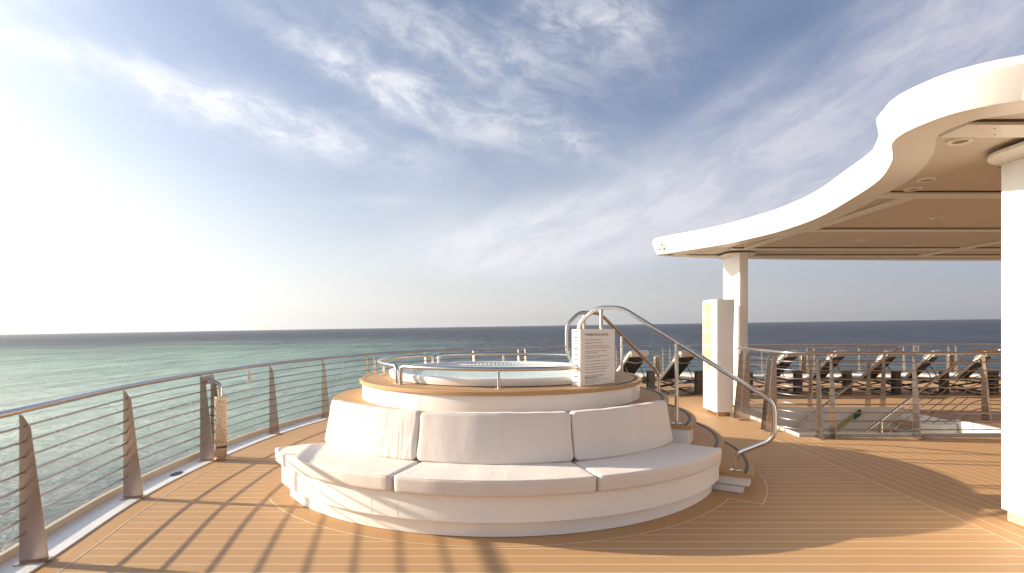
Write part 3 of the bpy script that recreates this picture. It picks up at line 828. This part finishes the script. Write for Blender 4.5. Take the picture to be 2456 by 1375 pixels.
def strip(x0, x1, y0, y1):
    m = MB().box(x0, x1, y0, y1, ZC - .012, ZC + .018)
    s_ = put('ceiling_strip', m, 'soffit', can, bevel=.003)
    alongx = (x1 - x0) > (y1 - y0)
    sc = MB(); L = (x1 - x0) if alongx else (y1 - y0); k = .25
    while k < L - .1:
        for q, dk_ in ((.25, 0), (.75, .12)):
            if alongx: c = (x0 + k + dk_, y0 + (y1 - y0) * q)
            else: c = (x0 + (x1 - x0) * q, y0 + k + dk_)
            sc.lathe([(.001, ZC - .0135), (.008, ZC - .0135), (.008, ZC - .0118), (.001, ZC - .0118)], c, n=8)
        k += .75
    put('screw', sc, 'dark', s_)
    g_ = MB()
    if alongx: g_.box(x0, x1, y0 - .022, y0 - .001, ZC + .010, ZC + .0215)
    else: g_.box(x1 + .001, x1 + .022, y0, y1, ZC + .010, ZC + .0215)
    if alongx: g_.box(x0, x1, y1 + .001, y1 + .022, ZC + .010, ZC + .0215)
    put('shadow_gap', g_, 'dark', s_)
strip(3.27, 29, 4.0, 4.27); strip(4.15, 29, 6.12, 6.32); strip(4.42, 29, 8.42, 8.60); strip(4.15, 29, 10.5, 10.68)
strip(3.55, 29, 11.55, 11.70)
strip(4.44, 4.58, 6.33, 8.41); strip(4.36, 4.50, 8.61, 10.49); strip(8.40, 8.56, 8.61, 10.49); strip(8.40, 8.56, 10.69, 11.54); 
def dl(x, y, r=.085):
    m = MB().lathe([(.055 * r / .085, ZC + .004), (r, ZC + .004), (r + .004, ZC + .012), (r + .004, ZC + .0215), (.055 * r / .085, ZC + .0215)], (x, y), n=28)
    o = put('downlight', m, 'soffit', can)
    put('lamp_lens', MB().lathe([(.001, ZC + .012), (.052 * r / .085, ZC + .012), (.052 * r / .085, ZC + .02), (.001, ZC + .02)], (x, y), n=24), 'brass', o)
for x, y in ((3.55, 4.42), (4.16, 5.60), (4.30, 5.98), (5.6, 5.3), (4.3, 10.1), (6.0, 9.6), (5.3, 10.9), (8.6, 9.9), (8.0, 7.4), (5.8, 7.6), (7.3, 10.2), (6.3, 11.1), (5.0, 11.9)): dl(x, y)
def rounded(x0, x1, y0, y1, r, n=6):
    out = []
    for cx, cy, a in ((x1 - r, y1 - r, 0), (x0 + r, y1 - r, 90), (x0 + r, y0 + r, 180), (x1 - r, y0 + r, 270)):
        for k in range(n + 1):
            t = radians(a + 90 * k / n); out.append((cx + r * cos(t), cy + r * sin(t)))
    return out
def column(x0, x1, y0, y1, hw=.30):
    c = put('column', MB().prism(rounded(x0, x1, y0, y1, .025), .10, ZC - .035), 'white', can)
    put('column_foot', MB().prism(rounded(x0 + .03, x1 - .03, y0 + .03, y1 - .03, .02), .004, .10), 'beige', c)
    xm = (x0 + x1) / 2
    put('bracket', MB().prism(rounded(xm - hw, xm + hw, y0 - .08, y1 + .02, hw * .98, 12), ZC - .046, ZC - .013), 'soffit', c, bevel=.008)
    sc = MB()
    for yy in (y0 - .05, y1 + .05):
        for xx in (-.05, .05): sc.lathe([(.001, ZC - .049), (.009, ZC - .049), (.009, ZC - .0455), (.001, ZC - .0455)], (xm + xx, yy), n=8)
    put('screw', sc, 'dark', c)
    sc = MB()
    for zz in (.6, 1.2, 1.8, 2.5): sc.add(*(lambda b: (b.v, b.f))(MB().box(xm + .02, xm + .028, y0 - .0015, y0 + .002, zz, zz + .008)))
    put('rivet', sc, 'dark', c)
column(4.46, 4.64, 10.95, 11.80)
column(4.285, 4.47, 3.95, 4.90, .40)
# weld ridge and small lamp fitting on the tip
wr = MB()
i0 = min(range(len(cpath)), key=lambda i: abs(cpath[i][0] - 3.25) + abs(cpath[i][1] - 3.605))
p, n_ = cpath[i0], CN[i0]
wr.tube([(p[0] + n_[0] * .0, p[1] + n_[1] * .0, ZC), (p[0] + n_[0] * .10, p[1] + n_[1] * .10, ZC + .186), (p[0] + n_[0] * .05, p[1] + n_[1] * .05, ZC + .272)], .0055, 8)
put('weld_ridge', wr, 'roofwhite', can)
tf = MB(); tx, ty = 3.06, 11.36
tf.tube([(tx - .10, ty - .02, ZC + .10), (tx + .02, ty - .12, ZC + .12), (tx + .12, ty - .17, ZC + .10)], .012, 8)
tf.tube([(tx - .02, ty - .10, ZC + .12), (tx - .06, ty - .14, ZC + .20), (tx - .11, ty - .12, ZC + .19)], .008, 8)
tf.tube([(tx + .02, ty - .12, ZC + .12), (tx + .05, ty - .16, ZC + .23)], .005, 6)
tf.lathe([(.001, ZC + .08), (.028, ZC + .08), (.034, ZC + .13), (.001, ZC + .14)], (tx, ty - .12), n=12)
put('lamp_fitting', tf, 'beige', can)

# ------------------------------------------------------------------ towel / shower tower
tw = thing('towel_tower', (3.95, 10.7, 0), 'tall slim white cabinet with four cream panels beside the far canopy column', 'cabinet')
bx0, bx1, by0, by1 = 3.785, 4.155, 10.39, 11.06
outl = []
for cx, cy, a, r in ((bx1 - .02, by1 - .02, 0, .02), (bx0 + .02, by1 - .02, 90, .02), (bx0 + .055, by0 + .055, 180, .055), (bx1 - .03, by0 + .03, 270, .03)):
    for k in range(7):
        t = radians(a + 90 * k / 6); outl.append((cx + r * cos(t), cy + r * sin(t)))
tm = MB(); n = len(outl)
tm.add([(p[0] - (.05 if p[0] > 4.0 else 0), p[1], .085) for p in outl] + [(p[0], p[1], 2.19) for p in outl],
       [tuple(range(n))[::-1], tuple(range(n, 2 * n))] + [(i, (i + 1) % n, n + (i + 1) % n, n + i) for i in range(n)])
tb_ = put('cabinet_body', tm, 'white', tw)
put('foot', MB().prism(rounded(bx0 + .06, bx1 - .07, by0 + .05, by1 - .08, .02), .004, .085), 'post', tw)
def fr(y0, y1, z0, z1, name='panel_recess', mat='cream', parent=tw, d=.003):
    m = MB().box(bx0 - d, bx0 + .002, y0, y1, z0, z1); return put(name, m, mat, parent, bevel=.0)
zt = 2.14
for k in range(4):
    z1 = 2.135 - k * .279; z0 = z1 - .250
    f = fr(10.54, 11.02, z0, z1)
    m = MB()
    for (a, b, c_, d_) in ((10.52, 11.04, z1, z1 + .014), (10.52, 11.04, z0 - .014, z0), (10.52, 10.54, z0, z1), (11.02, 11.04, z0, z1)):
        m.box(bx0 - .014, bx0 + .002, a, b, c_, d_)
    put('frame', m, 'white', f)
fr(10.62, 10.90, .80, .97, 'niche', 'beige')
put('tap', MB().tube([(bx0 - .0, 10.72, .94), (bx0 - .02, 10.72, .94), (bx0 - .02, 10.72, .91)], .008, 8), 'steel', tw)

# ------------------------------------------------------------------ stairwell with its rails
HS = 1.28
sw = thing('stairwell', (6.0, 9.9, 0), 'white lined opening in the deck with a staircase leading down to the deck below', 'stairwell')
wm = MB()
wm.box(HX0 - .03, HX1 + .03, HY1, HY1 + .04, -2.8, .055)
put('far_wall', wm, 'white', sw)
put('side_wall', MB().box(HX1, HX1 + .04, HY0 + .001, 9.86, -2.8, .035), 'white', sw)
put('side_wall', MB().box(HX0 - .04, HX0, HY0, HY1, -2.8, -.052), 'white', sw)
put('near_wall', MB().box(HX0 - .04, HX1 + .04, HY0 - .04, HY0 - .002, -2.8, -.052), 'white', sw)
put('lower_landing', MB().box(HX0 - .1, HX1 + .1, HY0 - .05, HY1 + .05, -2.9, -2.8), 'deck', sw)
put('side_wall', MB().box(HX1, HX1 + .04, 9.865, HY1 + .04, -2.8, -.003), 'white', sw)
put('underside_beam', MB().box(7.1, HX1 - .01, 9.80, 9.845, -.42, -.03), 'grey', sw, bevel=.015)
# stair: descends towards -X from x=7.85, between y 9.9 and 11.15; slope 0.74
sl_ = .74
for k in range(13):
    x1 = HX1 - k * .26; z = -.19 * (k + 1)
    put('stair_tread', MB().box(x1 - .28, x1 - .001, 9.95, 11.16, z - .035, z), 'teak', sw, bevel=.003)
def slope_prism(x0, x1, zt0, zt1, h, y0, y1):
    return MB().slab([(x0, y0, zt0), (x1, y0, zt1), (x1, y0, zt1 - h), (x0, y0, zt0 - h)], (0, y1 - y0, 0))
put('stringer', slope_prism(HX1, 4.5, .02, .02 - (HX1 - 4.5) * .73, .34, 9.87, 9.93), 'white', sw)
gs = put('marking_strip', slope_prism(6.95, 5.2, .02, .02 - 1.75 * .73, .11, 11.17, 11.185), 'glow', sw)
put('arrow_tile', slope_prism(6.98, 6.84, .03, .03 - .14 * .73, .12, 11.155, 11.168), 'green', gs)
put('wall_handrail', MB().tube(fillet([(5.4, 11.1, -.35), (4.9, 11.1, -.72), (4.6, 11.1, -.94)], .05), .02, 10), 'steel', sw)

def bars(t, pts, H, n, sp, rb=.0085, rh=.022, r=.12):
    put('handrail', MB().tube(fillet([(p[0], p[1], H) for p in pts], r), rh, 12), 'steel', t)
    for k in range(n):
        z = H - .138 - k * sp
        put('rail_bar', MB().tube(fillet([(p[0], p[1], z) for p in pts], r), rb, 8), 'bar', t)
def spost(t, base, inn, H=HS):
    m = MB(); post_profile(m, base, inn, H, .17, .065, th=.014, z0=.004)
    d = (-inn[1], inn[0]); m.obox((base[0] + inn[0] * .085, base[1] + inn[1] * .085), inn, d, .11, .045, .0045, .012)
    put('post', m, 'post2', t)
# rail walked past: runs down the left side of the opening, round the corner and along its front
fr_ = thing('railing', (4.3, 8.5, 0), 'steel railing with a rounded corner along the front and left side of the stairwell', 'railing', 'railings round the stairwell')
bars(fr_, [(4.22, 10.4), (4.22, 8.47), (12.0, 8.47)], HS, 9, .128, r=.45)
for b, i in (((4.26, 10.30), (-1, 0)), ((4.26, 10.0), (-1, 0)), ((4.26, 9.17), (-1, 0)), ((4.26, 8.98), (-1, 0)),
             ((4.64, 8.49), (0, -1)), ((4.84, 8.49), (0, -1)), ((6.10, 8.49), (0, -1)), ((7.6, 8.49), (0, -1)), ((9.1, 8.49), (0, -1)), ((10.6, 8.49), (0, -1))):
    spost(fr_, b, i)
put('coaming', MB().box(4.38, 12, 8.505, 8.55, -.05, .055).box(4.38, 4.42, 8.55, 10.6, -.05, .05), 'grey', fr_)
# far rail of the stairwell
fa = thing('railing', (5.5, 11.27, 0), 'steel railing along the far side of the stairwell, ending where the stairs go down', 'railing', 'railings round the stairwell')
fp = [(4.30, 10.6), (4.30, 11.27), (7.85, 11.27)]
put('handrail', MB().tube(fillet([(4.25, 11.27, HS - .02), (7.82, 11.27, HS - .02), (7.72, 11.12, HS - .03), (5.0, 11.12, HS - .03 - 2.72 * .76)], .08), .022, 12), 'steel', fa)
for k in range(9):
    z = HS - .158 - k * .128
    put('rail_bar', MB().tube([(4.25, 11.27, z), (7.55, 11.27, z)], .0085, 8), 'bar', fa)
for x in (4.35, 6.05, 7.22, 7.52): spost(fa, (x, 11.24), (0, 1), HS - .02)
# balustrade on the near side of the stair, turning towards us at the head of the stair
fb = thing('railing', (8.0, 9.9, 0), 'steel balustrade that follows the stairs down and turns the corner at their head', 'railing', 'railings round the stairwell')
nb = 7
for k in range(nb + 1):
    zz = HS - .01 - (0 if k == 0 else .03 + k * .145)
    pts = [(5.2, 9.90, zz - (8.25 - 5.2) * .74), (8.25 - .12, 9.90, zz - .12 * .74 * 0 - .02), (8.6, 9.90, zz), (8.72, 8.47, zz)]
    pts[1] = (8.22, 9.90, zz)
    put('handrail' if k == 0 else 'rail_bar', MB().tube(fillet(pts, .12), .022 if k == 0 else .0085, 12 if k == 0 else 8), 'steel' if k == 0 else 'bar', fb)
m = MB(); post_profile(m, (8.30, 9.86), (.25, -.97), HS, .17, .065, z0=.004); put('post', m, 'post', fb)
put('post', MB().tube([(6.55, 9.90, -1.6), (6.55, 9.90, .02)], .028, 12), 'steel', fb)

# ------------------------------------------------------------------ sun loungers on the stern deck
def make_lounger():
    L = thing('sun_lounger', (0, 0, 0), 'x', 'sun lounger', 'sun loungers in a row on the stern deck')
    # local: foot towards +Y, head towards -Y; hinge at y=0
    Wd = .32; A = radians(50); hb = .38
    bl = .80
    top_ = Vector((0, -bl * cos(A), hb + bl * sin(A)))
    f = MB()
    for s in (-1, 1):
        f.tube([(s * Wd, 1.28, hb - .02), (s * Wd, 0, hb - .03), (s * Wd, -.62, hb - .05)], .017, 8)
        f.tube(fillet([(s * Wd, .95, hb - .03), (s * Wd, -.35, .03), (s * Wd, -.55, .03)], .08), .016, 8)
        f.tube(fillet([(s * Wd, -.45, hb - .04), (s * Wd, .75, .03), (s * Wd, 1.05, .03)], .08), .016, 8)
    f.tube([(-Wd, -.55, .03), (Wd, -.55, .03)], .015, 8); f.tube([(-Wd, 1.05, .03), (Wd, 1.05, .03)], .015, 8)
    f.tube([(-Wd, 1.28, hb - .02), (Wd, 1.28, hb - .02)], .015, 8); f.tube([(-Wd, -.62, hb - .05), (Wd, -.62, hb - .05)], .015, 8)
    put('frame', f, 'frame', L)
    s_ = MB().slab([(-Wd + .01, 0, hb - .015), (-Wd + .01, 1.27, hb - .005), (-Wd + .01, 1.27, hb - .02), (-Wd + .01, 0, hb - .03)], (2 * Wd - .02, 0, 0))
    put('sling', s_, 'mesh', L)
    mt = MB(); seg = [(1.30, hb - .01), (1.30, hb + .045), (.1, hb + .045), (.0, hb + .06), (.0, hb - .01)]
    mt.slab([(-Wd, y, z) for y, z in seg], (2 * Wd, 0, 0)); put('seat_mattress', mt, 'mattress', L, bevel=.02)
    n = Vector((0, sin(A), cos(A))); dirb = Vector((0, -cos(A), sin(A)))
    h = Vector((0, 0, hb + .01))
    q = [h + n * .012, h + dirb * (bl + .03) + n * .012, h + dirb * (bl + .03) + n * .085, h + n * .085]
    put('back_mattress', MB().slab([p + Vector((-Wd, 0, 0)) for p in q], (2 * Wd, 0, 0)), 'mattress', L, bevel=.02)
    q = [h - n * .012, h + dirb * (bl - .02) - n * .012, h + dirb * (bl - .02) + n * .008, h + n * .008]
    bk = put('backrest', MB().slab([p + Vector((-Wd + .01, 0, 0)) for p in q], (2 * Wd - .02, 0, 0)), 'mesh', L)
    ff = MB()
    for s in (-1, 1): ff.tube([h + Vector((s * Wd, 0, 0)) - n * .015, h + dirb * bl + Vector((s * Wd, 0, 0)) - n * .015], .016, 8)
    ff.tube([h + dirb * bl + Vector((-Wd, 0, 0)) - n * .015, h + dirb * bl + Vector((Wd, 0, 0)) - n * .015], .016, 8)
    ff.tube([h + dirb * .45 + Vector((-Wd + .05, 0, 0)) - n * .02, Vector((-Wd + .05, -.52, hb - .05))], .011, 6)
    ff.tube([h + dirb * .45 + Vector((Wd - .05, 0, 0)) - n * .02, Vector((Wd - .05, -.52, hb - .05))], .011, 6)
    put('backrest_frame', ff, 'frame', bk)
    tt = h + dirb * (bl + .0)
    pl = [tt + dirb * .03 + n * .10, tt + dirb * .065 + n * .05, tt + dirb * .065 - n * .005, tt + dirb * .0 - n * .045, tt - dirb * .06 - n * .04, tt - dirb * .05 - n * .018, tt + dirb * .032 + n * .0, tt + dirb * .032 + n * .088, tt - dirb * .20 + n * .088, tt - dirb * .20 + n * .105]
    put('towel_fold', MB().slab([p + Vector((-Wd - .012, 0, 0)) for p in pl], (2 * Wd + .024, 0, 0)), 'mattress', L, bevel=.01)
    hd = [h + dirb * .60 + Vector((-Wd - .01, 0, 0)) - n * .03, h + dirb * .57 + Vector((0, 0, 0)) - n * .10, h + dirb * .60 + Vector((Wd + .01, 0, 0)) - n * .03]
    put('strap', MB().tube(fillet(hd, .2), .008, 6), 'mattress', L)
    return L
L0 = make_lounger()
rz = radians(38)
def lpos(X, Y):  # X,Y: middle of the backrest's top edge
    bl = .80 * cos(radians(50)); d = Vector((sin(rz), -cos(rz)))   # head direction
    return (X - d.x * bl, Y - d.y * bl, 0)
xs = [3.10, 4.30, 5.54, 6.77, 8.0, 9.22, 10.42, 11.65, 12.75]
lab = ['leftmost sun lounger, half hidden behind the whirlpool rim, a pale strap on its back', 'second sun lounger from the left, between the two steps handrails and the white cabinet',
       'sun lounger mostly hidden behind the white cabinet and far column', 'sun lounger just right of the far column, seen through the stair railing',
       'fifth sun lounger from the left, seen above the left part of the stairwell', 'sun lounger crossed by the far sloping stair handrail',
       'sun lounger crossed by the near sloping stair handrail', 'eighth sun lounger from the left, close to the near white column', 'last sun lounger on the right, half hidden by the near white column']
for i, X in enumerate(xs):
    loc = lpos(X, 13.6)
    if i == 0:
        L0.location = loc; L0.rotation_euler = (0, 0, rz); L0['label'] = lab[0]
    else: dup(L0, (loc[0] + .05 * sin(i * 5.1), loc[1] + .08 * cos(i * 3.3), 0), rz + radians(3 * sin(i * 2.3)), lab[i])
# dark side tables between them
def make_table():
    t = thing('side_table', (0, 0, 0), 'x', 'side table', 'dark side tables between the loungers')
    put('table_top', MB().prism(rounded(-.095, .095, -.11, .11, .03), .555, .58), 'table', t, bevel=.003)
    put('side_panel', MB().slab([(-.085, -.07, .004), (.085, -.07, .004), (.08, -.07, .554), (-.08, -.07, .554)], (0, .02, 0)), 'table', t)
    put('side_panel', MB().slab([(-.085, .07, .004), (.085, .07, .004), (.08, .07, .554), (-.08, .07, .554)], (0, -.02, 0)), 'table', t)
    put('shelf', MB().box(-.075, .075, -.049, .049, .16, .175), 'table', t)
    return t
T0 = make_table()
tl = ['dark side table between the leftmost two loungers', 'dark side table just left of the tall white cabinet', 'dark side table behind the far column, near the stair railing',
      'dark side table beside the first lounger right of the far column', 'dark side table between the fifth and sixth loungers', 'dark side table between the sixth and seventh loungers',
      'dark side table between the seventh and eighth loungers', 'dark side table between the last two loungers on the right']
for i, X in enumerate(xs[:8]):
    loc = (X + .36, 13.92, 0)
    if i == 0: T0.location = loc; T0.rotation_euler = (0, 0, radians(12)); T0['label'] = tl[0]
    else: dup(T0, loc, radians(12 + (i * 37 % 9) - 4), tl[i])

# ------------------------------------------------------------------ sea haze
hm = bpy.data.materials.new('haze'); hm.use_nodes = True; hm.node_tree.nodes.clear(); ht = NT(hm.node_tree)
pv = ht.node('ShaderNodeVolumePrincipled', {'Color': (.90, .93, .95, 1), 'Density': 3.0e-5, 'Anisotropy': .72})
ho_ = ht.node('ShaderNodeOutputMaterial'); ht.l.new(pv.outputs[0], ho_.inputs['Volume'])
M['haze'] = hm
hz_ = tag(put('haze', MB().box(-22500, 22500, -22500, 22500, -22500 * sin(radians(.88)) - 27, 330), 'haze', smooth=0), kind='stuff')

for o in bpy.data.objects:
    if '_o' in o: del o['_o']
